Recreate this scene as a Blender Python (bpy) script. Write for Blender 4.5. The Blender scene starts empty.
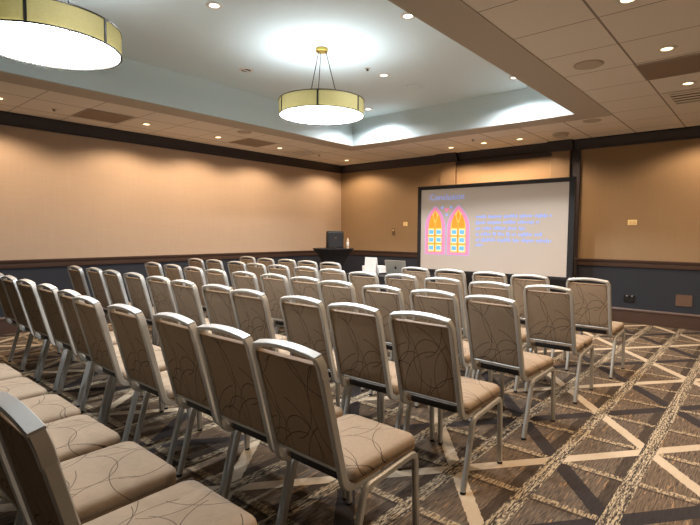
import bpy, bmesh, math, random
from mathutils import Vector, Matrix
random.seed(7)
SC = bpy.context.scene
COL = SC.collection
PI = math.pi

def lin(c):
    return tuple(((v/255)/12.92 if v/255 <= .04045 else ((v/255+.055)/1.055)**2.4) for v in c)

# ------------------------------------------------------------------ materials
def new_mat(name):
    m = bpy.data.materials.new(name); m.use_nodes = True
    nt = m.node_tree
    b = nt.nodes['Principled BSDF']
    return m, nt, b

class NT:
    """tiny helper for building node graphs"""
    def __init__(s, nt): s.nt = nt
    def n(s, t, **kw):
        x = s.nt.nodes.new(t)
        for k, v in kw.items(): setattr(x, k, v)
        return x
    def l(s, a, b): s.nt.links.new(a, b)
    def put(s, sock, v):
        if hasattr(v, 'is_output') or isinstance(v, bpy.types.NodeSocket): s.l(v, sock)
        else: sock.default_value = v
    def m(s, op, a, b=0.0, c=0.0):
        x = s.n('ShaderNodeMath', operation=op)
        s.put(x.inputs[0], a); s.put(x.inputs[1], b); s.put(x.inputs[2], c)
        return x.outputs[0]
    def mix(s, f, a, b):
        x = s.n('ShaderNodeMix', data_type='RGBA', clamp_factor=True)
        s.put(x.inputs[0], f)
        s.put(x.inputs[6], a if isinstance(a, bpy.types.NodeSocket) else (*a, 1))
        s.put(x.inputs[7], b if isinstance(b, bpy.types.NodeSocket) else (*b, 1))
        return x.outputs[2]
    def noise(s, vec, scale, detail=2, out=0):
        x = s.n('ShaderNodeTexNoise'); x.inputs['Scale'].default_value = scale; x.inputs['Detail'].default_value = detail
        s.l(vec, x.inputs['Vector']); return x.outputs[out]
    def scale(s, vec, v):
        x = s.n('ShaderNodeVectorMath', operation='MULTIPLY'); s.l(vec, x.inputs[0]); x.inputs[1].default_value = v
        return x.outputs[0]

def plain(name, rgb, rough=.6, metal=0, bump=0, bscale=80, var=.06, stretch=(1, 1, 1), spec=.5):
    m, nt, b = new_mat(name); h = NT(nt)
    tc = h.n('ShaderNodeTexCoord').outputs['Object']
    nz = h.noise(h.scale(tc, stretch), bscale, 3)
    c = lin(rgb)
    col = h.mix(nz, tuple(v*(1-var) for v in c), tuple(min(1, v*(1+var)) for v in c))
    h.l(col, b.inputs['Base Color'])
    b.inputs['Roughness'].default_value = rough; b.inputs['Metallic'].default_value = metal
    b.inputs['Specular IOR Level'].default_value = spec
    if bump:
        bp = h.n('ShaderNodeBump'); bp.inputs['Strength'].default_value = bump; bp.inputs['Distance'].default_value = .002
        h.l(nz, bp.inputs['Height']); h.l(bp.outputs[0], b.inputs['Normal'])
    return m

def glow(name, rgb, strength, base=None):
    m, nt, b = new_mat(name)
    b.inputs['Base Color'].default_value = (*(lin(base or rgb)), 1)
    b.inputs['Emission Color'].default_value = (*lin(rgb), 1)
    b.inputs['Emission Strength'].default_value = strength
    b.inputs['Roughness'].default_value = .7
    return m

def fabric_mat():
    m, nt, b = new_mat('swirl_fabric'); h = NT(nt)
    tc = h.n('ShaderNodeTexCoord').outputs['Object']
    sp = h.n('ShaderNodeSeparateXYZ'); h.l(tc, sp.inputs[0])
    oi = h.n('ShaderNodeObjectInfo').outputs['Random']
    qx = h.m('ADD', sp.outputs[0], h.m('MULTIPLY', h.m('SUBTRACT', oi, .5), .16))
    qy = h.m('ADD', h.m('ADD', sp.outputs[1], sp.outputs[2]), h.m('MULTIPLY', h.m('SUBTRACT', h.m('FRACT', h.m('MULTIPLY', oi, 17.3)), .5), .16))
    cb = h.n('ShaderNodeCombineXYZ'); h.l(qx, cb.inputs[0]); h.l(qy, cb.inputs[1])
    q = cb.outputs[0]
    rnd = random.Random(21)
    acc = None
    spots = [(-.19+.125*a+rnd.uniform(-.05, .05), .55+.12*b+rnd.uniform(-.05, .05)) for a in range(4) for b in range(5)]
    for i in range(20):
        # an arc = part of a circle passing through a random spot of the cloth
        px, py = spots[i]
        r = rnd.choice((.10, .13, .17, .22, .28))
        a = rnd.choice((0, PI)) + rnd.gauss(0, .55)
        cx, cy = px + r*math.cos(a), py + r*math.sin(a)
        d = h.n('ShaderNodeVectorMath', operation='DISTANCE'); h.l(q, d.inputs[0]); d.inputs[1].default_value = (cx, cy, 0)
        ln = h.m('LESS_THAN', h.m('ABSOLUTE', h.m('SUBTRACT', d.outputs['Value'], r)), .0015)
        dd = h.n('ShaderNodeVectorMath', operation='DISTANCE'); h.l(q, dd.inputs[0]); dd.inputs[1].default_value = (px, py, 0)
        ln = h.m('MULTIPLY', ln, h.m('LESS_THAN', dd.outputs['Value'], rnd.uniform(.12, .22)))
        acc = ln if acc is None else h.m('MAXIMUM', acc, ln)
    weave = h.noise(h.scale(tc, (260, 40, 40)), 1, 2)
    base = h.mix(weave, lin((133, 118, 100)), lin((158, 141, 121)))
    col = h.mix(h.m('MULTIPLY', acc, .85), base, lin((58, 48, 42)))
    h.l(col, b.inputs['Base Color'])
    b.inputs['Roughness'].default_value = .85
    b.inputs['Specular IOR Level'].default_value = .25
    bp = h.n('ShaderNodeBump'); bp.inputs['Strength'].default_value = .15; bp.inputs['Distance'].default_value = .001
    h.l(weave, bp.inputs['Height']); h.l(bp.outputs[0], b.inputs['Normal'])
    return m

def carpet_mat():
    m, nt, b = new_mat('patterned_carpet'); h = NT(nt)
    tc = h.n('ShaderNodeTexCoord').outputs['Object']
    wob = h.noise(tc, 30, 2)
    sp = h.n('ShaderNodeSeparateXYZ'); h.l(tc, sp.inputs[0])
    wb = h.m('MULTIPLY', h.m('SUBTRACT', wob, .5), .014)
    x = h.m('ADD', sp.outputs[0], wb); y = h.m('ADD', sp.outputs[1], wb)
    u = h.m('DIVIDE', h.m('ADD', x, .53), 1.6)
    v = h.m('DIVIDE', h.m('SUBTRACT', y, 3.5), 2.0)
    A = h.m('SUBTRACT', u, v); B = h.m('ADD', u, v)
    def band(t, off, half):      # 1 near t = k + off
        f = h.m('ABSOLUTE', h.m('SUBTRACT', h.m('FRACT', h.m('ADD', t, .5-off+100)), .5))
        return h.m('LESS_THAN', f, half)
    # two stretched noises: lengthwise streaks and crosswise dashes
    streak = h.noise(h.scale(tc, (150, 10, 1)), 1, 3)
    streak2 = h.noise(h.scale(tc, (55, 5, 1)), 1, 2)
    cross = h.noise(h.scale(tc, (95, 20, 1)), 1, 3)
    big = h.noise(tc, .9, 2)
    cell = h.n('ShaderNodeCombineXYZ'); h.l(h.m('FLOOR', h.m('MULTIPLY', A, 2)), cell.inputs[0]); h.l(h.m('FLOOR', h.m('MULTIPLY', B, 2)), cell.inputs[1]); h.l(h.m('FLOOR', h.m('MULTIPLY', u, 4)), cell.inputs[2])
    wn = h.n('ShaderNodeTexWhiteNoise'); h.l(cell.outputs[0], wn.inputs['Vector'])
    cellr = wn.outputs['Value']
    br = h.mix(h.m('MULTIPLY_ADD', streak, 2.2, -.6), lin((50, 43, 38)), lin((132, 113, 92)))
    gr = h.mix(h.m('MULTIPLY_ADD', streak, 2.2, -.6), lin((42, 42, 44)), lin((122, 109, 94)))
    base = h.mix(cellr, br, gr)
    base = h.mix(h.m('GREATER_THAN', streak2, .66), base, lin((150, 122, 92)))
    # dark strip beside each woven column
    base = h.mix(h.m('MULTIPLY', band(h.m('MULTIPLY', u, 4), -.17, .075), .7), base, lin((44, 38, 34)))
    # dark diagonal bands
    dk = h.m('MAXIMUM', band(A, .5, .038), band(B, .5, .038))
    base = h.mix(dk, base, h.mix(streak, lin((30, 30, 34)), lin((60, 56, 56))))
    # dashed rows across
    row = h.m('MULTIPLY', band(h.m('MULTIPLY', v, 4), 0, .048), h.m('MULTIPLY_ADD', cross, 8, -3.5))
    base = h.mix(row, base, lin((172, 156, 128)))
    edge = band(h.m('MULTIPLY', v, 4), -.075, .018)
    base = h.mix(h.m('MULTIPLY', edge, .6), base, lin((36, 32, 30)))
    # plain cream diagonal bands
    cr = h.m('MAXIMUM', band(A, 0, .03), band(B, 0, .03))
    base = h.mix(cr, base, h.mix(streak, lin((178, 164, 142)), lin((196, 182, 160))))
    # woven cream columns on top
    tx = band(h.m('MULTIPLY', u, 4), 0, .098)
    fine = h.noise(h.scale(tc, (150, 26, 1)), 1, 4)
    strand = h.noise(h.scale(tc, (75, 3, 1)), 1, 1)
    tcol = h.mix(h.m('MULTIPLY_ADD', h.m('ADD', h.m('MULTIPLY', fine, .65), h.m('MULTIPLY', strand, .35)), 9, -4.1), lin((62, 56, 52)), lin((184, 170, 144)))
    base = h.mix(tx, base, tcol)
    base = h.mix(h.m('MULTIPLY', big, .3), base, lin((70, 62, 58)))
    h.l(base, b.inputs['Base Color'])
    b.inputs['Roughness'].default_value = .95
    b.inputs['Specular IOR Level'].default_value = .1
    bp = h.n('ShaderNodeBump'); bp.inputs['Strength'].default_value = .4; bp.inputs['Distance'].default_value = .004
    h.l(streak, bp.inputs['Height']); h.l(bp.outputs[0], b.inputs['Normal'])
    return m

def tile_mat():
    m, nt, b = new_mat('ceiling_tiles'); h = NT(nt)
    tc = h.n('ShaderNodeTexCoord').outputs['Object']
    sp = h.n('ShaderNodeSeparateXYZ'); h.l(tc, sp.inputs[0])
    def line(c, off, half):
        f = h.m('ABSOLUTE', h.m('SUBTRACT', h.m('FRACT', h.m('ADD', h.m('DIVIDE', h.m('SUBTRACT', c, off), .612), 100.5)), .5))
        return h.m('LESS_THAN', f, half)
    g = h.m('MAXIMUM', line(sp.outputs[0], -1.0, .0135), line(sp.outputs[1], 1.965, .008))
    nz = h.noise(tc, 140, 3)
    base = h.mix(nz, lin((218, 212, 202)), lin((236, 230, 220)))
    h.l(h.mix(h.m('MULTIPLY', g, .75), base, lin((92, 76, 64))), b.inputs['Base Color'])
    b.inputs['Roughness'].default_value = .9
    bp = h.n('ShaderNodeBump'); bp.inputs['Strength'].default_value = .15; bp.inputs['Distance'].default_value = .002
    h.l(nz, bp.inputs['Height']); h.l(bp.outputs[0], b.inputs['Normal'])
    return m

def wallcover_mat(name, c0, c1):
    m, nt, b = new_mat(name); h = NT(nt)
    tc = h.n('ShaderNodeTexCoord').outputs['Object']
    nz = h.noise(h.scale(tc, (6, 6, 160)), 1, 3)
    nv = h.noise(h.scale(tc, (40, 40, 2)), 1, 2)
    f = h.m('ADD', h.m('MULTIPLY', nz, .6), h.m('MULTIPLY', nv, .4))
    h.l(h.mix(f, lin(c0), lin(c1)), b.inputs['Base Color'])
    b.inputs['Roughness'].default_value = .6
    b.inputs['Specular IOR Level'].default_value = .3
    return m

def shade_mat():
    m, nt, b = new_mat('olive_mesh_shade'); h = NT(nt)
    out = nt.nodes['Material Output']
    tc = h.n('ShaderNodeTexCoord').outputs['Object']
    nz = h.noise(h.scale(tc, (60, 60, 200)), 1, 2)
    col = h.mix(nz, lin((158, 150, 110)), lin((178, 170, 130)))
    d = h.n('ShaderNodeBsdfDiffuse'); h.l(col, d.inputs[0])
    t = h.n('ShaderNodeBsdfTranslucent'); h.l(col, t.inputs[0])
    mx = h.n('ShaderNodeMixShader'); mx.inputs[0].default_value = .55
    h.l(d.outputs[0], mx.inputs[1]); h.l(t.outputs[0], mx.inputs[2]); h.l(mx.outputs[0], out.inputs[0])
    return m

M = {}
M['fabric'] = fabric_mat()
M['metal'] = plain('silver_metal', (182, 184, 182), .40, .45, var=.03)
M['pan'] = plain('seat_board', (150, 126, 98), .6)
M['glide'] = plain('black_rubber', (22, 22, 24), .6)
M['carpet'] = carpet_mat()
M['tile'] = tile_mat()
M['wall'] = wallcover_mat('woven_wallcovering', (172, 154, 136), (190, 170, 150))
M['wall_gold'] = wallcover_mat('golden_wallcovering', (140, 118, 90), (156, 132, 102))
M['wainscot'] = plain('navy_wallcovering', (50, 54, 63), .75, bump=.1, bscale=120, var=.12, stretch=(1, 1, 2), spec=.2)
M['dark_wood'] = plain('dark_stained_wood', (74, 56, 48), .42, bscale=12, var=.2, stretch=(1, 1, 6))
M['crown'] = plain('espresso_wood', (44, 38, 44), .5, bscale=12, var=.15)
M['pilaster'] = plain('pilaster_covering', (132, 110, 84), .65)
M['tray'] = plain('grey_white_paint', (216, 231, 235), .8, var=.02)
M['border'] = plain('taupe_paint', (182, 174, 162), .85, var=.03)
M['white_paint'] = plain('white_paint', (220, 214, 204), .5)
M['vent'] = plain('brown_perforated_metal', (138, 120, 104), .7)
M['vent_dark'] = plain('dark_duct', (28, 24, 22), .9)
M['brass'] = plain('satin_brass', (176, 148, 74), .35, .8)
M['bronze'] = plain('dark_bronze', (46, 46, 44), .45, .6)
M['shade'] = shade_mat()
M['diffuser'] = glow('lit_diffuser', (250, 252, 255), 17.0)
M['diffuser_back'] = glow('lit_diffuser_back', (248, 252, 255), 6.0)
M['warm_lens'] = glow('warm_lens', (255, 222, 172), 4)
M['white_lens'] = glow('white_lens', (255, 246, 232), 3)
M['black'] = plain('black_plastic', (20, 20, 22), .5)
M['black_frame'] = plain('black_powder_coat', (24, 24, 28), .55)
M['black_cloth'] = plain('black_stretch_cloth', (18, 19, 26), .8, bump=.1)
M['paper'] = plain('white_paper', (235, 235, 235), .7, var=.01)
M['alu'] = plain('laptop_aluminium', (176, 178, 172), .4, .5, var=.02)
M['ivory'] = plain('ivory_plastic', (240, 216, 160), .45, var=.02)
M['brown_plate'] = plain('brown_plate', (100, 78, 62), .6)
M['outlet'] = plain('black_outlet', (14, 14, 16), .4)
M['bottle'] = plain('clear_plastic', (214, 196, 176), .2)
M['label_red'] = plain('bottle_label', (196, 150, 130), .5)
M['cap'] = plain('bottle_cap', (150, 60, 50), .5)
M['screen'] = glow('projection_surface', (206, 186, 164), .12, (188, 178, 168))
PICE = .3
def pic(n, rgb): M[n] = glow('projected_'+n, rgb, PICE, rgb)
pic('lilac', (172, 170, 214)); pic('pink', (232, 138, 178)); pic('orange', (255, 150, 40)); pic('cyan', (110, 180, 214)); pic('pale', (222, 224, 196)); pic('gold', (244, 196, 96)); M['text'] = glow('projected_text', (140, 165, 232), .5, (130, 150, 225))

# ------------------------------------------------------------------ mesh helpers
def finish(name, bm, mats, parent=None, smooth=35, loc=None):
    bmesh.ops.recalc_face_normals(bm, faces=bm.faces)
    me = bpy.data.meshes.new(name)
    if smooth:
        ang = math.radians(smooth)
        for f in bm.faces: f.smooth = True
        for e in bm.edges:
            if len(e.link_faces) == 2 and e.calc_face_angle(0) > ang: e.smooth = False
    bm.to_mesh(me); bm.free()
    for m in (mats if isinstance(mats, (list, tuple)) else [mats]): me.materials.append(m)
    o = bpy.data.objects.new(name, me); COL.objects.link(o)
    if parent: o.parent = parent
    if loc: o.location = loc
    return o

def box(bm, x0, x1, y0, y1, z0, z1, bev=0, mi=0):
    vs = [bm.verts.new((x, y, z)) for x in (x0, x1) for y in (y0, y1) for z in (z0, z1)]
    q = ((0, 1, 3, 2), (4, 6, 7, 5), (0, 4, 5, 1), (2, 3, 7, 6), (0, 2, 6, 4), (1, 5, 7, 3))
    fs = [bm.faces.new([vs[i] for i in f]) for f in q]
    for f in fs: f.material_index = mi
    if bev:
        es = list({e for f in fs for e in f.edges})
        r = bmesh.ops.bevel(bm, geom=es, offset=bev, segments=2, profile=.5, affect='EDGES')
        for f in r['faces']: f.material_index = mi
    return vs

def fillet(pts, radii, n=5):
    out = [Vector(pts[0])]
    for i in range(1, len(pts)-1):
        p, a, b = Vector(pts[i]), Vector(pts[i-1]), Vector(pts[i+1]); r = radii[i-1]
        if r <= 0: out.append(p); continue
        d1 = (a-p).normalized(); d2 = (b-p).normalized()
        t = r/math.tan(d1.angle(d2)/2)
        s, e = p+d1*t, p+d2*t
        for k in range(n+1):
            u = k/n
            out.append(s*(1-u)**2 + p*2*u*(1-u) + e*u*u)
    out.append(Vector(pts[-1])); return out

def rect_prof(w, d, c):
    a, b = w/2, d/2
    return [(-a, -b+c), (-a+c, -b), (a-c, -b), (a, -b+c), (a, b-c), (a-c, b), (-a+c, b), (-a, b-c)]
def circ_prof(r, n=8): return [(r*math.cos(2*PI*i/n), r*math.sin(2*PI*i/n)) for i in range(n)]

def sweep(bm, path, prof, N, caps=True, mi=0):
    """sweep a profile along a path lying in the plane with normal N; prof = (along N, along binormal)"""
    N = Vector(N).normalized(); P = [Vector(p) for p in path]; rings = []
    for i, p in enumerate(P):
        t0 = (P[i]-P[i-1]).normalized() if i else (P[1]-P[0]).normalized()
        t1 = (P[i+1]-P[i]).normalized() if i < len(P)-1 else t0
        t = (t0+t1).normalized(); b = t.cross(N).normalized()
        k = 1/max(.4, t.dot(t1))
        rings.append([bm.verts.new(p+N*u+b*(v*k)) for u, v in prof])
    m = len(prof)
    for a, c in zip(rings, rings[1:]):
        for j in range(m):
            bm.faces.new((a[j], a[(j+1) % m], c[(j+1) % m], c[j])).material_index = mi
    if caps:
        bm.faces.new(rings[0]).material_index = mi; bm.faces.new(rings[-1][::-1]).material_index = mi

def rod(bm, a, b, r, n=8):
    d = (Vector(b)-Vector(a)).normalized()
    N = d.cross(Vector((0, 0, 1)))
    if N.length < 1e-4: N = Vector((1, 0, 0))
    sweep(bm, [a, b], circ_prof(r, n), N)

def lathe(bm, prof, n=32, cx=0, cy=0, mi=0, close=False):
    rings = []
    for r, z in prof:
        if r < 1e-6: rings.append([bm.verts.new((cx, cy, z))])
        else: rings.append([bm.verts.new((cx+r*math.cos(2*PI*i/n), cy+r*math.sin(2*PI*i/n), z)) for i in range(n)])
    pr = list(zip(rings, rings[1:]))
    if close: pr.append((rings[-1], rings[0]))
    for a, b in pr:
        for i in range(n):
            j = (i+1) % n
            if len(a) == 1 and len(b) == 1: continue
            if len(a) == 1: f = bm.faces.new((a[0], b[i], b[j]))
            elif len(b) == 1: f = bm.faces.new((a[i], b[0], a[j]))
            else: f = bm.faces.new((a[i], b[i], b[j], a[j]))
            f.material_index = mi

def prism(bm, poly, o, ux, uy, depth, mi=0):
    """extrude a 2D polygon placed at o with axes ux, uy by depth along ux x uy"""
    ux, uy, o = Vector(ux), Vector(uy), Vector(o); n = ux.cross(uy).normalized()*depth
    a = [bm.verts.new(o+ux*x+uy*y) for x, y in poly]; b = [bm.verts.new(v.co+n) for v in a]
    bm.faces.new(a).material_index = mi; bm.faces.new(b[::-1]).material_index = mi
    for i in range(len(a)):
        j = (i+1) % len(a)
        bm.faces.new((a[i], b[i], b[j], a[j])).material_index = mi

def rrect(x0, x1, y0, y1, radii, n=5):
    """rounded rectangle outline; radii for corners (x1,y1),(x0,y1),(x0,y0),(x1,y0)"""
    out = []
    for (cx, cy, a0, r) in ((x1, y1, 0, radii[0]), (x0, y1, 90, radii[1]), (x0, y0, 180, radii[2]), (x1, y0, 270, radii[3])):
        sx = -1 if cx == x1 else 1; sy = -1 if cy == y1 else 1
        for k in range(n+1):
            a = math.radians(a0+90*k/n)
            out.append((cx+sx*r+r*math.cos(a), cy+sy*r+r*math.sin(a)))
    return out

def tag(o, label=None, cat=None, group=None, kind=None):
    if label: o['label'] = label
    if cat: o['category'] = cat
    if group: o['group'] = group
    if kind: o['kind'] = kind
    return o
def empty(name, loc, rz=0):
    o = bpy.data.objects.new(name, None); COL.objects.link(o)
    o.location = loc; o.rotation_euler = (0, 0, rz); o.empty_display_size = .1
    return o
def copy_tree(o, parent=None, top=True):
    c = o.copy(); COL.objects.link(c)
    if parent: c.parent = parent
    for ch in o.children: copy_tree(ch, c, False)
    return c

# ------------------------------------------------------------------ the room
XL, XR, YB, YF = -7.581, 2.6, -6.5, 8.478
ZS, ZT = 2.874, 3.32                     # soffit and tray ceiling heights
TX0, TX1, TY0, TY1 = -5.64, -1.965, -3.6, 6.61   # tray opening
RAIL0, RAIL1, CR0, BB1 = .858, .970, 2.713, .226

bm = bmesh.new(); box(bm, XL-.1, XR+.1, YB-.1, YF+.1, -.1, 0)
tag(finish('floor', bm, M['carpet'], smooth=0), kind='structure')

def wall(name, x0, x1, y0, y1, up='wall'):
    bm = bmesh.new()
    box(bm, x0, x1, y0, y1, 0, RAIL0+.03, mi=1); box(bm, x0, x1, y0, y1, RAIL0+.03, 3.45, mi=0)
    tag(finish(name, bm, [M[up], M['wainscot']], smooth=0), kind='structure')
wall('wall_left', XL-.1, XL, YB, YF)
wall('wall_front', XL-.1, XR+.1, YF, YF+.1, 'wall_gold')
wall('wall_right', XR, XR+.1, YB, YF)
wall('wall_back', XL-.1, XR+.1, YB-.1, YB)

CROWN = [(0, CR0), (.012, CR0), (.018, CR0+.03), (.03, CR0+.036), (.045, CR0+.075), (.075, CR0+.11), (.082, CR0+.135), (.095, CR0+.14), (.095, ZS-.001), (0, ZS-.001)]
RAIL = [(0, RAIL0), (.014, RAIL0), (.018, RAIL0+.012), (.018, RAIL0+.062), (.026, RAIL0+.072), (.034, RAIL1-.018), (.034, RAIL1-.004), (.03, RAIL1), (0, RAIL1)]
BASE = [(0, 0.001), (.018, 0.001), (.018, BB1-.045), (.024, BB1-.04), (.024, BB1-.022), (.012, BB1-.006), (.01, BB1), (0, BB1)]
def run(bm, prof, a, b, out):
    """extrude a moulding profile (depth, height) from a to b; out = direction into the room"""
    a, b, out = Vector(a), Vector(b), Vector(out)
    A = [bm.verts.new(a+out*d+Vector((0, 0, z))) for d, z in prof]; B = [bm.verts.new(b+out*d+Vector((0, 0, z))) for d, z in prof]
    n = len(prof)
    bm.faces.new(A); bm.faces.new(B[::-1])
    for i in range(n): bm.faces.new((A[i], A[(i+1) % n], B[(i+1) % n], B[i]))
SIDES = {'left': ((XL, YB, 0), (XL, YF, 0), (1, 0, 0)), 'front': ((XL, YF, 0), (XR, YF, 0), (0, -1, 0)),
         'right': ((XR, YF, 0), (XR, YB, 0), (-1, 0, 0)), 'back': ((XR, YB, 0), (XL, YB, 0), (0, 1, 0))}
k = 1
for s, (a, b, o) in SIDES.items():
    bm = bmesh.new(); run(bm, BASE, a, b, o); tag(finish('baseboard_'+s, bm, M['dark_wood']), kind='structure')
    bm = bmesh.new(); run(bm, RAIL, a, b, o); tag(finish('trim_%d' % k, bm, M['dark_wood']), kind='structure'); k += 1
    bm = bmesh.new(); run(bm, CROWN, a, b, o); tag(finish('trim_%d' % k, bm, M['crown']), kind='structure'); k += 1

# the shallow portal behind the screen: two pilasters with capitals and a header
for (x0, x1) in ((-4.95, -4.62), (-2.84, -2.55)):
    bm = bmesh.new(); box(bm, x0, x1, YF-.075, YF, 0, RAIL0, 0, 1); box(bm, x0, x1, YF-.075, YF, RAIL0, CR0, 0, 0)
    tag(finish('trim_%d' % k, bm, [M['pilaster'], M['wainscot']], smooth=0), kind='structure'); k += 1
    bm = bmesh.new(); y0 = YF-.075
    run(bm, CROWN, (x0-.05, y0, 0), (x1+.05, y0, 0), (0, -1, 0))
    box(bm, x0-.05, x1+.05, y0, YF, CR0, ZS-.001)
    tag(finish('trim_%d' % k, bm, M['crown']), kind='structure'); k += 1
bm = bmesh.new(); box(bm, -2.55, -2.40, YF-.03, YF, BB1, CR0, .003)
tag(finish('trim_%d' % k, bm, M['crown'], smooth=0), kind='structure'); k += 1
bm = bmesh.new(); box(bm, -4.62, -2.84, YF-.05, YF, CR0-.055, CR0+.01, .004)
tag(finish('trim_%d' % k, bm, M['crown'], smooth=0), kind='structure'); k += 1

# ceiling: tiled soffit ring, plain border, tray
B = .36
def ring(bm, ox0, ox1, oy0, oy1, ix0, ix1, iy0, iy1, z0, z1):
    box(bm, ox0, ix0, oy0, oy1, z0, z1); box(bm, ix1, ox1, oy0, oy1, z0, z1)
    box(bm, ix0, ix1, oy0, iy0, z0, z1); box(bm, ix0, ix1, iy1, oy1, z0, z1)
bm = bmesh.new()
ring(bm, XL-.1, XR+.1, YB-.1, YF+.1, TX0-B, TX1+B, TY0-B, TY1+B, ZS, ZS+.04)
tag(finish('ceiling', bm, M['tile'], smooth=0), kind='structure')
bm = bmesh.new()
ring(bm, TX0-B, TX1+B, TY0-B, TY1+B, TX0, TX1, TY0, TY1, ZS-.006, ZS+.003)
tag(finish('trim_%d' % k, bm, M['border'], smooth=0), kind='structure'); k += 1
bm = bmesh.new()                         # lower riser stands a little proud of the upper one
ring(bm, TX0-.1, TX1+.1, TY0-.1, TY1+.1, TX0, TX1, TY0, TY1, ZS+.003, 3.07)
ring(bm, TX0-.14, TX1+.14, TY0-.14, TY1+.14, TX0-.035, TX1+.035, TY0-.035, TY1+.035, 3.07, ZT)
box(bm, TX0-.14, TX1+.14, TY0-.14, TY1+.14, ZT, ZT+.08)
tag(finish('ceiling', bm, M['tray'], smooth=0), kind='structure').name = 'ceiling_tray'

# ------------------------------------------------------------------ chairs
TOPZ = .925
back_dir = Vector((0, -.2485, .9686)).normalized()     # up along the leaning back
back_n = Vector((0, -back_dir.z, back_dir.y))           # rearward normal
B0 = Vector((0, .136, .400))                            # stile foot
def bp(x, z, off=0):                                    # a point of the back plane at height z
    s = (z-B0.z)/back_dir.z
    return B0 + back_dir*s + Vector((x, 0, 0)) + back_n*off

def make_chair():
    root = empty('banquet_chair', (0, 0, 0))
    # seat cushion
    bm = bmesh.new()
    prof = [(.006, .424), (0, .430), (0, .448), (.003, .459), (.010, .468), (.024, .474), (.06, .479), (.11, .483), (.17, .484)]
    rings = []
    for ins, z in prof:
        o = rrect(-.205+ins, .205-ins, .158+ins*.9, .592-ins, [max(.012, .042-ins*.15)]*2+[max(.012, .03-ins*.1)]*2, 6)
        rings.append([bm.verts.new((x, y+(.014*(1-(x/.205)**2) if y > .5 else 0), z+(y-.40)*.018)) for x, y in o])
    n = len(rings[0])
    for a, b in zip(rings, rings[1:]):
        for i in range(n): bm.faces.new((a[i], a[(i+1) % n], b[(i+1) % n], b[i]))
    bm.faces.new(rings[0][::-1]); bm.faces.new(rings[-1])
    finish('seat', bm, M['fabric'], root, 50)
    # seat board under the cushion
    bm = bmesh.new()
    prism(bm, rrect(-.2, .2, .162, .598, (.04, .04, .03, .03)), (0, 0, .405), (1, 0, 0), (0, 1, .018), .012)
    finish('seat_board', bm, M['pan'], root)
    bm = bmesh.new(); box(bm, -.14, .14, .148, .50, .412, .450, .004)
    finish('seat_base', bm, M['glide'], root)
    # backrest pad
    bm = bmesh.new()
    W = .170
    hz = [(.486, 0), (.492, .004), (.55, .006), (.67, .007), (.80, .006), (.882, .004), (.89, 0)]
    xs = [-W, -W+.008, -.1, 0, .1, W-.008, W]
    front, rear = [], []
    for z, d in hz:
        fr, rr = [], []
        for x in xs:
            e = 0 if abs(x) > W-.001 else 1
            fr.append(bm.verts.new(bp(x, z, -.012-d*1.6*e))); rr.append(bm.verts.new(bp(x, z, .008+d*.5*e)))
        front.append(fr); rear.append(rr)
    for G in (front, rear):
        for a, b in zip(G, G[1:]):
            for i in range(len(xs)-1): bm.faces.new((a[i], a[i+1], b[i+1], b[i]))
    for i in range(len(xs)-1):
        for r in (0, -1): bm.faces.new((front[r][i], front[r][i+1], rear[r][i+1], rear[r][i]))
    for i in range(len(hz)-1):
        for c in (0, -1): bm.faces.new((front[i][c], front[i+1][c], rear[i+1][c], rear[i][c]))
    bk = finish('backrest', bm, M['fabric'], root, 40)
    bm = bmesh.new()                                     # metal lip along the top of the pad
    sweep(bm, [bp(-W, .893), bp(W, .893)], rect_prof(.024, .006, .0015), back_n)
    finish('top_lip', bm, M['pan'], bk)
    bm = bmesh.new()                                     # cross bar closing the pad below
    sweep(bm, [bp(-W-.006, .477), bp(W+.006, .477)], rect_prof(.022, .014, .003), back_n)
    finish('cross_bar', bm, M['metal'], root)
    # back frame: rail with rounded shoulders, and both stiles bending forward under the seat
    bm = bmesh.new()
    S = .182
    # flat arched rail on top, mitred into the stiles by a short diagonal
    rp = [bp(x, TOPZ-.006+.021*(1-(x/S)**2)) for x in (-S+.009, -.13, -.08, -.03, .03, .08, .13, S-.009)]
    sweep(bm, rp, rect_prof(.040, .017, .0025), back_n)
    for s in (-1, 1):
        N2 = back_n.cross(back_dir)
        sweep(bm, [bp(s*(S-.013), TOPZ-.006), bp(s*S, TOPZ-.036), bp(s*S, .84)], rect_prof(.038, .022, .003), back_n)
        sp = fillet([bp(s*S, .85), bp(s*S, .398), (s*S, .34, .394)], [.06], 8)
        sweep(bm, sp, rect_prof(.025, .034, .004), (1, 0, 0), caps=True)
    finish('back_frame', bm, M['metal'], root)
    # legs: each side is an inverted U; front and rear half are legs of their own
    LP = rect_prof(.024, .032, .006)
    for s in (-1, 1):
        x = s*.200
        for pts, rr in (([(x, .132, .012), (x, .232, .372), (x, .40, .386)], [.05]), ([(x, .592, .012), (x, .574, .400), (x, .40, .386)], [.045])):
            bm = bmesh.new(); sweep(bm, fillet(pts, rr, 7), LP, (1, 0, 0)); lg = finish('leg', bm, M['metal'], root)
            bm = bmesh.new(); lathe(bm, [(0, .001), (.015, .001), (.016, .006), (.013, .014), (0, .014)], 12, x, pts[0][1])
            finish('glide', bm, M['glide'], lg)
    return root

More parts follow.
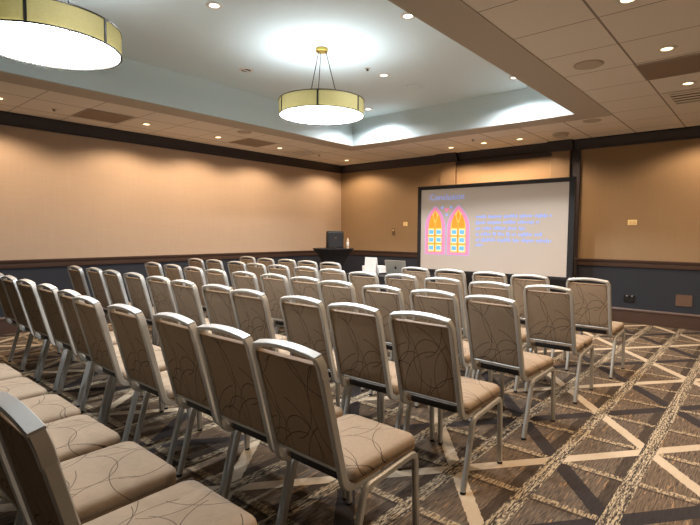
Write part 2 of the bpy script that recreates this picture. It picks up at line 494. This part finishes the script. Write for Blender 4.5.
ROWS = {
 'z': [(-1.365, .345), (-1.855, .35), (-2.31, .345), (-2.765, .355), (-3.225, .35), (-3.685, .355)],
 'a': [(-1.360, 1.211), (-1.796, 1.237), (-2.245, 1.258), (-2.715, 1.229), (-3.244, 1.229), (-3.679, 1.288), (-4.216, 1.319), (-4.741, 1.327), (-5.249, 1.340), (-5.736, 1.367)],
 'b': [(-1.366, 2.139), (-1.823, 2.140), (-2.277, 2.158), (-2.820, 2.157), (-3.255, 2.195), (-3.769, 2.204), (-4.250, 2.238), (-4.789, 2.264), (-5.269, 2.257), (-5.757, 2.277), (-6.192, 2.234)],
 'c': [(-1.399, 3.038), (-1.847, 3.062), (-2.299, 3.042), (-2.813, 3.081), (-3.262, 3.141), (-3.71, 3.150), (-4.155, 3.125), (-4.615, 3.09), (-5.128, 3.133), (-5.672, 3.175), (-6.242, 3.218)],
 'd': [(-1.335, 3.95), (-1.803, 3.906), (-2.288, 3.955), (-2.778, 3.992), (-3.225, 3.947), (-3.735, 4.026), (-4.215, 4.074), (-4.672, 4.041), (-5.13, 4.049), (-5.626, 4.109), (-6.195, 4.128), (-6.645, 4.106)],
 'e': [(-1.277, 4.843), (-1.814, 4.833), (-2.252, 4.860), (-2.743, 4.902), (-3.204, 4.899)],
 'f': [(-4.589, 4.905), (-5.046, 4.912), (-5.532, 4.957), (-6.003, 4.938), (-6.619, 5.059)],
}
ROWNAME = {'z': 'rearmost row nearest the camera', 'a': 'second row from the camera', 'b': 'third row from the camera',
           'c': 'third row from the screen', 'd': 'second row from the screen', 'e': 'front row, right of the laptop table', 'f': 'front row, left of the laptop table'}
ORD = ['rightmost', 'second from right', 'third from right', 'fourth from right', 'fifth from right', 'sixth from right', 'seventh from right', 'eighth from right', 'ninth from right', 'tenth from right', 'eleventh from right', 'twelfth from right']
ADD = {'d': .03, 'e': .08, 'f': .06}
ROWS = {k: [(x*(y+ADD.get(k, 0))/y, y+ADD.get(k, 0)) for x, y in v] for k, v in ROWS.items()}
proto = make_chair(); first = True
for rk, seats in ROWS.items():
    for i, (x, y) in enumerate(seats):
        o = proto if first else copy_tree(proto); first = False
        o.location = (x, y, 0); o.rotation_euler.z = math.radians(-4.5 if (rk, i) == ('c', 0) else random.uniform(-1.2, 1.2))
        w = 'leftmost' if i == len(seats)-1 else ORD[i]
        tag(o, 'beige swirl-patterned banquet chair, %s in the %s' % (w, ROWNAME[rk]), 'chair', 'banquet chairs in rows')

# ------------------------------------------------------------------ pendant lamps
def make_pendant():
    R, H = .455, .165
    root = empty('drum_pendant', (0, 0, 0))              # origin: centre of the drum's bottom rim
    top = ZT-2.605
    bm = bmesh.new(); lathe(bm, [(0, top-.001), (.062, top-.001), (.066, top-.006), (.066, top-.032), (.06, top-.037), (0, top-.037)], 32)
    cp = finish('canopy', bm, M['brass'], root)
    for i in range(3):
        a = math.radians(-45.9+75+120*i)
        bm = bmesh.new(); rod(bm, (.045*math.cos(a), .045*math.sin(a), top-.035), (.18*math.cos(a), .18*math.sin(a), H-.012), .0045); finish('rod', bm, M['bronze'], root)
    bm = bmesh.new()
    for i in range(3):
        a = math.radians(-45.9+75+120*i); rod(bm, (0, 0, H-.014), ((R-.006)*math.cos(a), (R-.006)*math.sin(a), H-.014), .005)
    finish('spider', bm, M['bronze'], root)
    bm = bmesh.new(); lathe(bm, [(R, .004), (R, H-.004), (R-.003, H-.004), (R-.003, .004)], 72, close=True); finish('shade', bm, M['shade'], root)
    for z0, z1 in ((0, .008), (H-.008, H)):
        bm = bmesh.new(); lathe(bm, [(R-.008, z0), (R+.004, z0), (R+.004, z1), (R-.008, z1)], 72, close=True); finish('rim', bm, M['bronze'], root)
    for i in range(6):
        a = math.radians(-51+60*i); c, s = math.cos(a), math.sin(a)
        bm = bmesh.new(); prism(bm, [(-.009, .002), (.009, .002), (.009, H-.002), (-.009, H-.002)], (c*(R+.005), s*(R+.005), 0), (-s, c, 0), (0, 0, 1), -.008)
        finish('strap', bm, M['bronze'], root)
    bm = bmesh.new(); lathe(bm, [(0, .012), (R-.01, .012), (R-.01, .018), (0, .018)], 64)
    for f in bm.faces:
        if f.calc_center_median().z > .0175: f.material_index = 1
    df = finish('diffuser', bm, [M['diffuser'], M['diffuser_back']], root, 0)
    for i in range(6):
        a = math.radians(-21+60*i)
        bm = bmesh.new(); lathe(bm, [(0, .003), (.006, .003), (.006, .012), (0, .012)], 10, (R-.03)*math.cos(a), (R-.03)*math.sin(a)); finish('stud', bm, M['bronze'], df)
    return root
p1 = make_pendant(); p1.location = (-3.74, 3.86, 2.605)
tag(p1, 'olive drum pendant hanging on three rods from a brass canopy, farther one', 'pendant lamp', 'drum pendants')
p2 = copy_tree(p1); p2.location = (-3.83, 1.26, 2.605); p2.rotation_euler.z = math.radians(18)
tag(p2, 'large olive drum pendant cut by the upper left edge, nearest the camera', 'pendant lamp', 'drum pendants')

# ------------------------------------------------------------------ recessed downlights
WARM, COOL = (1.0, .70, .45), (.97, .98, 1.0)
def downlight(x, y, z, warm, label, power, lens_r=.043, rim=.072):
    root = empty('recessed_downlight', (x, y, z))
    bm = bmesh.new(); lathe(bm, [(lens_r, -.001), (lens_r, -.006), (rim-.008, -.007), (rim, -.003), (rim, -.0005), (lens_r, -.0005)], 28)
    finish('trim_ring', bm, M['white_paint'], root)
    bm = bmesh.new(); lathe(bm, [(0, -.003), (lens_r, -.003), (lens_r, -.001), (0, -.001)], 24)
    finish('lens', bm, M['warm_lens' if warm else 'white_lens'], root, 0)
    tag(root, label, 'ceiling light', 'recessed downlights')
    L = bpy.data.lights.new('downlight_beam', 'SPOT'); L.energy = power; L.color = WARM if warm else COOL
    L.spot_size = math.radians(150 if warm else 152); L.spot_blend = .4 if warm else .7; L.shadow_soft_size = .045
    lo = bpy.data.objects.new('downlight_beam', L); COL.objects.link(lo); lo.parent = root; lo.location = (0, 0, -.02)
PW, PC = 78, 140
for (x, y, w) in ((-6.80, 1.70, 'at the left edge of the photo'), (-6.79, 3.45, 'in left soffit before the first dark panel'), (-6.81, 4.65, 'in left soffit between the two dark panels'), (-6.81, 5.95, 'in left soffit beside the square vent'), (-6.845, 7.82, 'in the corner where the two walls meet'),
                  (-4.38, 7.806, 'above left end of the screen'), (-3.74, 7.76, 'above middle of the screen'), (-3.14, 7.793, 'above right half of the screen'),
                  (-.776, 3.63, 'cut by the top edge at right'), (-.723, 4.78, 'in right soffit before the dark panel'), (-.712, 5.99, 'in right soffit between dark panel and slotted vent')):
    downlight(x, y, ZS, True, 'warm recessed downlight '+w, PW)
for (x, y, w) in (
                  (-.72, 2.4, 'right soffit above the aisle'),
                  (-.6, 7.8, 'right soffit by the front wall'), (.9, 3.2, 'far right soffit nearer the camera')):
    downlight(x, y, ZS, True, 'warm recessed downlight out of view, '+w, PW)
for (x, y, w) in ((-3.76, 2.54, 'between the two drum pendants'), (-3.758, 4.99, 'beyond the far drum pendant'), (-2.59, 3.79, 'at right border of the tray, nearer one'), (-2.55, 6.11, 'at right border of the tray by its far end'), (-4.96, 6.18, 'in far left corner of the tray')):
    downlight(x, y, ZT, False, 'white recessed downlight in the tray '+w, PC)
for (x, y, w) in ((-2.58, 1.3, 'over the right rows'),):
    downlight(x, y, ZT, False, 'white recessed downlight out of view in the tray, '+w, PC)

# ------------------------------------------------------------------ other things on the ceiling
def speaker_grille(x, y, z, r, label, mat='speaker_grille'):
    bm = bmesh.new(); lathe(bm, [(0, -.012), (r*.55, -.011), (r*.86, -.008), (r*.88, -.004), (r*.92, -.009), (r, -.004), (r, -.0005), (0, -.0005)], 36)
    tag(finish('ceiling_speaker', bm, M[mat], loc=(x, y, z)), label, 'speaker', 'round ceiling speakers')
M['speaker_grille'] = plain('grille_paint', (186, 176, 162), .8, bscale=400, var=.15)
speaker_grille(-1.318, 4.783, ZS, .125, 'round ceiling speaker in the right soffit tiles')
speaker_grille(-1.90, 7.138, ZS, .115, 'round ceiling speaker near the front wall crown')
speaker_grille(-6.154, 4.671, ZS, .11, 'faint round ceiling speaker in the left soffit')
speaker_grille(-3.713, 5.62, ZT, .12, 'round ceiling speaker in the grey tray ceiling', 'tray')
bm = bmesh.new(); lathe(bm, [(0, -.05), (.085, -.05), (.1, -.044), (.105, -.018), (.12, -.014), (.12, -.0005), (0, -.0005)], 32)
tag(finish('smoke_detector', bm, M['speaker_grille'], loc=(-2.498, 7.76, ZS)), 'round raised detector above the right pilaster', 'detector')

root = empty('eyeball_light', (-4.934, 3.773, ZT))
bm = bmesh.new(); lathe(bm, [(.06, -.001), (.06, -.008), (.085, -.006), (.09, -.0005)], 28); finish('trim_ring', bm, M['white_paint'], root)
bm = bmesh.new(); lathe(bm, [(0, -.002), (.06, -.002), (.06, -.0008), (0, -.0008)], 24); finish('recess', bm, M['vent_dark'], root)
bm = bmesh.new(); box(bm, -.012, .012, -.055, .055, -.012, -.002, .002); finish('lamp_bracket', bm, M['white_paint'], root)
tag(root, 'unlit recessed light with dark opening in the tray ceiling', 'ceiling light')

def sprinkler(x, y, z, label):
    root = empty('ceiling_sprinkler', (x, y, z))
    bm = bmesh.new(); lathe(bm, [(0, -.006), (.02, -.006), (.034, -.002), (.034, .004), (0, .004)], 20); finish('escutcheon', bm, M['speaker_grille'], root)
    bm = bmesh.new(); lathe(bm, [(0, -.02), (.006, -.02), (.009, -.006), (0, -.006)], 10); finish('head', bm, M['bronze'], root)
    bm = bmesh.new(); lathe(bm, [(0, -.025), (.018, -.025), (.018, -.021), (0, -.021)], 14); finish('deflector', bm, M['bronze'], root)
    tag(root, label, 'sprinkler', 'ceiling sprinklers')
sprinkler(-6.867, 2.296, ZS, 'small sprinkler in left soffit beside the near dark panel')
sprinkler(-3.743, 7.374, ZS, 'small sprinkler above the screen between two downlights')
sprinkler(-6.80, 6.95, ZS, 'small sprinkler just beyond the square vent')
sprinkler(-3.764, 4.67, ZT, 'small sprinkler in the tray beside the far pendant')

def panel(x0, x1, y0, y1, label):
    root = empty('ceiling_panel', ((x0+x1)/2, (y0+y1)/2, ZS)); w, d = (x1-x0)/2, (y1-y0)/2
    bm = bmesh.new(); box(bm, -w, w, -d, d, -.006, -.0005, .001); finish('perforated_plate', bm, M['vent'], root, 0)
    bm = bmesh.new(); ring(bm, -w-.012, w+.012, -d-.012, d+.012, -w, w, -d, d, -.009, -.0005); finish('plate_frame', bm, M['border'], root, 0)
    tag(root, label, 'air grille', 'dark return panels')
panel(-7.05, -6.50, 2.57, 3.14, 'dark perforated return panel in left soffit nearest the camera')
panel(-7.03, -6.49, 5.02, 5.60, 'dark perforated return panel in left soffit before the square vent')
panel(-1.0, -.40, 5.07, 5.61, 'dark perforated return panel in the right soffit')

def slot_vent(x0, x1, y0, y1, label, slats, along='x'):
    root = empty('air_vent', ((x0+x1)/2, (y0+y1)/2, ZS)); w, d = (x1-x0)/2, (y1-y0)/2
    bm = bmesh.new(); box(bm, -w, w, -d, d, -.003, -.0005); finish('duct_back', bm, M['vent_dark'], root, 0)
    bm = bmesh.new(); ring(bm, -w-.02, w+.02, -d-.02, d+.02, -w+.035, w-.035, -d+.035, d-.035, -.012, -.0005); finish('frame', bm, M['white_paint'], root, 0)
    for i in range(slats):
        y = -d+.05 + (2*d-.1)*(i+.5)/slats
        bm = bmesh.new(); prism(bm, [(-.026, -.006), (.026, -.010), (.026, -.008), (-.026, -.004)], (-w+.03, y, 0), (0, 1, 0), (0, 0, 1), 2*w-.06)
        finish('slat', bm, M['white_paint'], root, 0)
    tag(root, label, 'air vent')
slot_vent(-.95, -.34, 6.27, 6.85, 'slotted square air vent in the right soffit at the photo edge', 4)
slot_vent(-7.03, -6.50, 6.27, 6.78, 'dark square slotted air vent in the left soffit near the corner', 4)

# ------------------------------------------------------------------ projection screen
SY = 7.8
SX0, SX1, SZ0, SZ1 = -4.975, -2.355, .700, 2.150
scr = empty('projection_screen', ((SX0+SX1)/2, SY, 0))
ox, oz = -(SX0+SX1)/2, 0
def loc(x): return x+ox
bm = bmesh.new(); box(bm, loc(SX0), loc(SX1), .0, .012, SZ0, SZ1); finish('screen_fabric', bm, M['screen'], scr, 0)
F = .065
for nm, (a, b, c, d) in {'top': (SX0-F, SX1+F+.02, SZ1, SZ1+F), 'bottom': (SX0-F, SX1+F, SZ0-.05, SZ0), 'left': (SX0-F, SX0, SZ0, SZ1), 'right': (SX1, SX1+F+.025, SZ0, SZ1)}.items():
    bm = bmesh.new(); box(bm, loc(a), loc(b), -.025, .03, c, d, .004); finish('frame_bar', bm, M['black_frame'], scr, 0)
for s in (-1, 1):
    x = loc(SX0-.03) if s < 0 else loc(SX1+.05)
    bm = bmesh.new(); box(bm, x-.03, x+.03, .03, .075, .03, SZ1-.1, .004); post = finish('stand_post', bm, M['black_frame'], scr, 0)
    bm = bmesh.new(); box(bm, x-.025, x+.025, -.28, .4, .001, .035, .006); finish('foot', bm, M['black_frame'], scr, 0)
    for z in (1.15, 1.75):
        bm = bmesh.new(); lathe(bm, [(0, -.02), (.014, -.02), (.014, .02), (0, .02)], 12, 0, 0); bmesh.ops.rotate(bm, matrix=Matrix.Rotation(PI/2, 3, 'X'), verts=bm.verts); bmesh.ops.translate(bm, vec=(x, -.03 if False else .09, z), verts=bm.verts); finish('clamp_knob', bm, M['alu'], post)
# the projected picture: flat shapes on the fabric
def flat(name, polys, mat, lift):
    bm = bmesh.new()
    for poly in polys:
        vs = [bm.verts.new((loc(x), -lift, z)) for x, z in poly]
        bm.faces.new(vs)
    return finish(name, bm, mat, scr, 0)
def lancet(cx, w, z0, zs, za, n=9):
    """pointed arch outline"""
    pts = [(cx-w, z0), (cx+w, z0), (cx+w, zs)]
    for i in range(1, n): 
        t = i/n; pts.append((cx+w*math.cos(t*PI/2)**.85, zs+(za-zs)*t**.93))
    pts.append((cx, za))
    for i in range(n-1, 0, -1):
        t = i/n; pts.append((cx-w*math.cos(t*PI/2)**.85, zs+(za-zs)*t**.93))
    pts.append((cx-w, zs)); return pts
Lc = [(-4.672, .205), (-4.207, .214)]
for c, w in Lc: flat('arch_outline', [lancet(c, w+.012, .966, 1.46, 1.862)], M['lilac'], .002)
for c, w in Lc: flat('arch_surround', [lancet(c, w, .976, 1.46, 1.842)], M['pink'], .003)
for c, w in Lc: flat('arch_panel', [lancet(c, w-.065, 1.02, 1.44, 1.775)], M['gold'], .004)
for c, w in Lc:
    for q in (lancet(c-.072, .056, 1.455, 1.48, 1.70), lancet(c+.072, .056, 1.455, 1.48, 1.70), [(c-.035, 1.66), (c, 1.56), (c+.035, 1.66), (c, 1.765)]): flat('arch_flame', [q], M['orange'], .005)
pan, pal, bars = [], [], []
for c, w in Lc:
    for s in (-1, 1):
        x0 = c+s*.076
        for z0 in (1.06, 1.205, 1.345):
            pal.append([(x0-.056, z0-.02), (x0+.056, z0-.02), (x0+.056, z0+.085), (x0-.056, z0+.085)])
            pan.append([(x0-.046, z0), (x0+.046, z0), (x0+.046, z0+.07), (x0-.046, z0+.07)])
    bars += [[(c-.012, 1.02), (c+.012, 1.02), (c+.012, 1.56), (c-.012, 1.56)]]
    bars += [[(c-w+.03, z), (c+w-.03, z), (c+w-.03, z+.01), (c-w+.03, z+.01)] for z in (1.165, 1.31)]
for q in pal: flat('arch_light', [q], M['pale'], .005)
for q in pan: flat('arch_pane', [q], M['cyan'], .006)
for q in bars: flat('arch_bar', [q], M['orange'], .007)
for dx, dz in ((-.09, .03), (.09, .03), (0, -.1)): flat('emblem_dot', [[(-4.44+dx-.03, 1.79+dz), (-4.44+dx, 1.79+dz-.03), (-4.44+dx+.03, 1.79+dz), (-4.44+dx, 1.79+dz+.03)]], M['text'], .002)
flat('emblem_heart', [[(-4.49, 1.79), (-4.44, 1.73), (-4.39, 1.79), (-4.415, 1.815), (-4.44, 1.795), (-4.465, 1.815)]], M['pink'], .003)
# title, and the six lines of body text, too small in the photo to read
cu = bpy.data.curves.new('slide_title', 'FONT'); cu.body = 'Conclusion'; cu.size = .155; cu.extrude = 0
to = bpy.data.objects.new('slide_title', cu); COL.objects.link(to); to.parent = scr
to.location = (0, 0, 0); bpy.context.view_layer.update()
tm = bpy.data.meshes.new_from_object(to.evaluated_get(bpy.context.evaluated_depsgraph_get())); bpy.data.objects.remove(to)
to = bpy.data.objects.new('slide_title', tm); COL.objects.link(to); to.parent = scr; tm.materials.clear(); tm.materials.append(M['text'])
to.location = (loc(-4.80), -.003, 1.955); to.rotation_euler = (PI/2, 0, 0); to['kind'] = 'stuff'
rt = random.Random(5)
for z, x1 in ((1.645, -2.62), (1.545, -2.80), (1.445, -3.03), (1.347, -2.77), (1.25, -2.58), (1.162, -3.70)):
    tl = []; x = -3.87; ws = 0; wl = rt.randint(2, 8)
    while x < x1:
        w = rt.uniform(.014, .026); hgt = rt.choice((.034, .034, .036, .052))
        lo = -.016 if rt.random() < .15 else 0
        tl.append([(x, z-.02+lo), (x+w, z-.02+lo), (x+w, z-.02+hgt), (x, z-.02+hgt)])
        x += w+.009; ws += 1
        if ws >= wl: x += .03; ws = 0; wl = rt.randint(2, 9)
    flat('text_line', tl, M['text'], .002)['kind'] = 'stuff'
tag(scr, 'large white projection screen in black frame showing two stained glass arches', 'projection screen')

# ------------------------------------------------------------------ corner table, loudspeaker, bottle
tb = empty('cocktail_table', (-6.66, 7.22, 0))
ZTB = 1.045
bm = bmesh.new()
n = 48; rings = []
for z, r, lob in ((.004, .30, .22), (.12, .24, .16), (.3, .2, .1), (.5, .19, .06), (.7, .215, .03), (.85, .27, .015), (.95, .34, .005), (1.0, .385, 0), (ZTB-.02, .40, 0)):
    rings.append([bm.verts.new((r*(1+lob*math.cos(4*2*PI*i/n))*math.cos(2*PI*i/n), r*(1+lob*math.cos(4*2*PI*i/n))*math.sin(2*PI*i/n), z)) for i in range(n)])
for a, b in zip(rings, rings[1:]):
    for i in range(n): bm.faces.new((a[i], a[(i+1) % n], b[(i+1) % n], b[i]))
bm.faces.new(rings[0][::-1]); bm.faces.new(rings[-1])
finish('stretch_cover', bm, M['black_cloth'], tb, 60)
bm = bmesh.new(); lathe(bm, [(0, ZTB-.019), (.405, ZTB-.019), (.41, ZTB-.01), (.405, ZTB), (0, ZTB)], 48); finish('table_top', bm, M['black_cloth'], tb)
tag(tb, 'tall round cocktail table under tight black cover in the far corner', 'table')

sp = empty('loudspeaker', (-6.61, 7.20, ZTB), math.radians(54)); sp.scale = (.84, .84, .98)
bm = bmesh.new()
prof = rrect(-.195, .195, -.14, .14, (.09, .09, .03, .03), 5)
# cabinet tapers toward the rear and the crown is rounded
secs = []
for z, sc, sy in ((.0, .96, 1), (.012, 1, 1), (.2, 1, 1), (.31, .99, .98), (.338, .95, .93), (.352, .86, .84)):
    secs.append([bm.verts.new((x*sc, y*sy, z)) for x, y in prof])
for a, b in zip(secs, secs[1:]):
    for i in range(len(prof)): bm.faces.new((a[i], a[(i+1) % len(prof)], b[(i+1) % len(prof)], b[i]))
bm.faces.new(secs[0][::-1]); bm.faces.new(secs[-1])
finish('cabinet', bm, M['black'], sp, 40)
bm = bmesh.new(); prism(bm, rrect(-.165, .165, .03, .32, (.04,)*4, 5), (0, -.141, 0), (1, 0, 0), (0, 0, 1), .006); finish('grille', bm, plain('speaker_mesh', (30, 32, 38), .6, bscale=500, var=.4), sp)
bm = bmesh.new(); prism(bm, rrect(-.03, .03, .2, .222, (.008,)*4, 3), (0, -.147, 0), (1, 0, 0), (0, 0, 1), .003); finish('badge', bm, M['brown_plate'], sp)
tag(sp, 'black portable loudspeaker standing on the corner cocktail table', 'loudspeaker')

bt = empty('bottle', (-6.40, 7.36, ZTB))
bm = bmesh.new(); lathe(bm, [(0, .001), (.025, .001), (.027, .006), (.027, .15), (.024, .168), (.013, .195), (.012, .215), (0, .215)], 20); finish('body', bm, M['bottle'], bt)
bm = bmesh.new(); lathe(bm, [(.0275, .055), (.0282, .056), (.0282, .125), (.0275, .126)], 20); finish('label_band', bm, M['paper'], bt)
bm = bmesh.new(); lathe(bm, [(0, .234), (.012, .234), (.0145, .231), (.0145, .213), (0, .213)], 16); finish('cap', bm, M['cap'], bt)
tag(bt, 'small clear plastic bottle beside the loudspeaker', 'bottle')
bm = bmesh.new(); box(bm, -.07, .07, -.03, .03, 0, .03, .008)
tag(finish('microphone_receiver', bm, M['black'], loc=(-6.46, 7.0, ZTB), smooth=0), 'small black box lying by the bottle on the corner table', 'electronics')

# ------------------------------------------------------------------ laptop table
lt = empty('presentation_table', (-4.50, 6.12, 0))
TH = .715
bm = bmesh.new(); box(bm, -.62, .62, -.34, .34, TH-.03, TH, .006); finish('table_top', bm, M['black_cloth'], lt, 0)
bm = bmesh.new()                                        # hanging cloth with soft folds
n = 96; per = []
o = rrect(-.625, .625, -.345, .345, (.03,)*4, 4)
pts = []
for i in range(len(o)):
    a, b = Vector(o[i]), Vector(o[(i+1) % len(o)]); L = (b-a).length; m = max(1, int(L/.04))
    for q in range(m): pts.append(a.lerp(b, q/m))
rings = []
for z, amp in ((TH-.004, 0), (TH-.1, .004), (TH-.35, .012), (.02, .02)):
    rr = []
    for i, p in enumerate(pts):
        d = p.normalized(); rr.append(bm.verts.new((p.x+d.x*amp*math.sin(i*1.1), p.y+d.y*amp*math.sin(i*1.1), z)))
    rings.append(rr)
for a, b in zip(rings, rings[1:]):
    for i in range(len(pts)): bm.faces.new((a[i], a[(i+1) % len(pts)], b[(i+1) % len(pts)], b[i]))
finish('table_skirt', bm, M['black_cloth'], lt, 60)
tag(lt, 'low table under a black cloth in the gap of the front row', 'table')

lp = empty('laptop', (-4.33, 6.12, TH), 0)
bm = bmesh.new(); box(bm, -.19, .19, .0, .25, .001, .017, .005); finish('keyboard_base', bm, M['alu'], lp, 0)
bm = bmesh.new()
prism(bm, rrect(-.19, .19, 0, .215, (.012,)*4, 4), (0, .0, .017), (1, 0, 0), (0, -.26, .966), -.008); lid = finish('lid', bm, M['alu'], lp)
bm = bmesh.new()                                        # round dark emblem on the back of the lid
q = [(.021*math.cos(a)*(1-.18*(math.sin(a) > .9)), .10+.023*math.sin(a)) for a in [2*PI*i/20 for i in range(20)]]
prism(bm, q, (0, -.0005, .017), (1, 0, 0), (0, -.26, .966), .0012)
prism(bm, [(0, .126), (.012, .136), (.016, .144), (.004, .136)], (0, -.0005, .017), (1, 0, 0), (0, -.26, .966), .0012)
finish('lid_emblem', bm, M['black'], lid)
bm = bmesh.new(); prism(bm, rrect(-.178, .178, .012, .203, (.004,)*4, 2), (0, .0085, .018), (1, 0, 0), (0, -.26, .966), -.001); finish('display', bm, M['black'], lid)
tag(lp, 'open silver laptop with round dark lid emblem on the black table', 'laptop')

pj = empty('projector', (-4.80, 6.22, TH))
bm = bmesh.new(); prism(bm, rrect(-.2, .19, -.13, .13, (.03,)*4, 4), (0, 0, .018), (1, 0, 0), (0, 1, 0), .095); finish('housing', bm, M['paper'], pj)
bm = bmesh.new(); lathe(bm, [(0, 0), (.035, 0), (.04, .012), (.04, .03), (0, .03)], 24); bmesh.ops.rotate(bm, matrix=Matrix.Rotation(-PI/2, 3, 'X'), verts=bm.verts); bmesh.ops.translate(bm, vec=(.09, .125, .07), verts=bm.verts); finish('lens', bm, M['black'], pj)
for x, y in ((-.15, -.09), (.15, -.09), (0, .09)):
    bm = bmesh.new(); lathe(bm, [(0, .001), (.014, .001), (.012, .02), (0, .02)], 12, x, y); finish('foot', bm, M['black'], pj)
tag(pj, 'white box projector behind the upright white folder on the black table', 'projector')
fd = empty('folder', (-4.71, 5.94, TH))
bm = bmesh.new(); prism(bm, rrect(-.112, .112, 0, .265, (.006,)*4, 3), (0, 0, .001), (1, 0, 0), (0, .10, .995), -.004); finish('front_cover', bm, M['paper'], fd)
bm = bmesh.new(); prism(bm, rrect(-.112, .112, 0, .265, (.006,)*4, 3), (0, .085, .001), (1, 0, 0), (0, -.2, .98), -.004); finish('back_cover', bm, M['paper'], fd)
tag(fd, 'white folder standing open like a tent beside the laptop', 'folder')

# ------------------------------------------------------------------ wall plates
def plate(name, x, z, w, h, mat, label, cat, detail=None, y=YF):
    root = empty(name, (x, y, z))
    bm = bmesh.new(); prism(bm, rrect(-w/2, w/2, -h/2, h/2, (.006,)*4, 3), (0, .002, 0), (1, 0, 0), (0, 0, 1), .010); finish('cover_plate', bm, mat, root)
    for (nm, dx, dz, dw, dh, dm) in detail or ():
        bm = bmesh.new(); box(bm, dx-dw/2, dx+dw/2, -.013, -.007, dz-dh/2, dz+dh/2, .0015); finish(nm, bm, dm, root, 0)
    tag(root, label, cat)
M['ivory_dark'] = plain('darker_ivory', (226, 202, 146), .5)  # slightly darker ivory for toggles and the thermostat display
plate('light_switch', -1.63, 1.541, .125, .082, M['ivory'], 'ivory double switch plate on wall right of the screen', 'switch', [('toggle', -.026, 0, .03, .05, M['ivory_dark']), ('toggle', .026, 0, .03, .05, M['ivory_dark'])])
plate('light_switch', -5.787, 1.544, .105, .085, M['ivory'], 'ivory switch plate on front wall left of the screen', 'switch', [('toggle', 0, 0, .03, .05, M['ivory_dark'])])
plate('thermostat', -6.09, 1.385, .065, .14, M['brown_plate'], 'narrow brown thermostat on front wall left of the switch', 'thermostat', [('display', 0, .03, .035, .03, M['ivory_dark'])])
plate('wall_outlet', -1.627, .372, .155, .105, M['outlet'], 'black double outlet low on the navy wall', 'outlet', [('socket', -.035, .0, .04, .07, M['black']), ('socket', .035, 0, .04, .07, M['black']), ('screw', -.035, .045, .02, .008, M['paper']), ('screw', .035, .045, .02, .008, M['paper'])])
plate('blank_plate', -.932, .41, .2, .165, M['brown_plate'], 'square brown blank plate low on the navy wall', 'wall plate', [('screw', -.08, .065, .01, .01, M['bronze']), ('screw', .08, -.065, .01, .01, M['bronze'])])

# ------------------------------------------------------------------ world, camera, view
w = bpy.data.worlds.new('room_dark'); SC.world = w; w.use_nodes = True
w.node_tree.nodes['Background'].inputs[0].default_value = (.02, .02, .02, 1)
yaw, pitch, roll = math.radians(40.726), math.radians(3.498), math.radians(.379)
fw = Vector((-math.sin(yaw)*math.cos(pitch), math.cos(yaw)*math.cos(pitch), -math.sin(pitch)))
r0 = Vector((math.cos(yaw), math.sin(yaw), 0)); u0 = r0.cross(fw)
rt_ = r0*math.cos(roll)+u0*math.sin(roll); up = -r0*math.sin(roll)+u0*math.cos(roll)
cd = bpy.data.cameras.new('camera'); cam = bpy.data.objects.new('camera', cd); COL.objects.link(cam)
cd.sensor_width = 36; cd.lens = 490.2/700*36; cd.clip_start = .02
cam.matrix_world = Matrix(((rt_.x, up.x, -fw.x, 0), (rt_.y, up.y, -fw.y, 0), (rt_.z, up.z, -fw.z, 1.36), (0, 0, 0, 1)))
SC.camera = cam
vs = SC.view_settings
vs.view_transform = 'Standard'; vs.look = 'None'; vs.gamma = 1; vs.use_curve_mapping = False; vs.exposure = .36
SC.cycles.max_bounces = 8; SC.cycles.diffuse_bounces = 5; SC.cycles.use_denoising = True
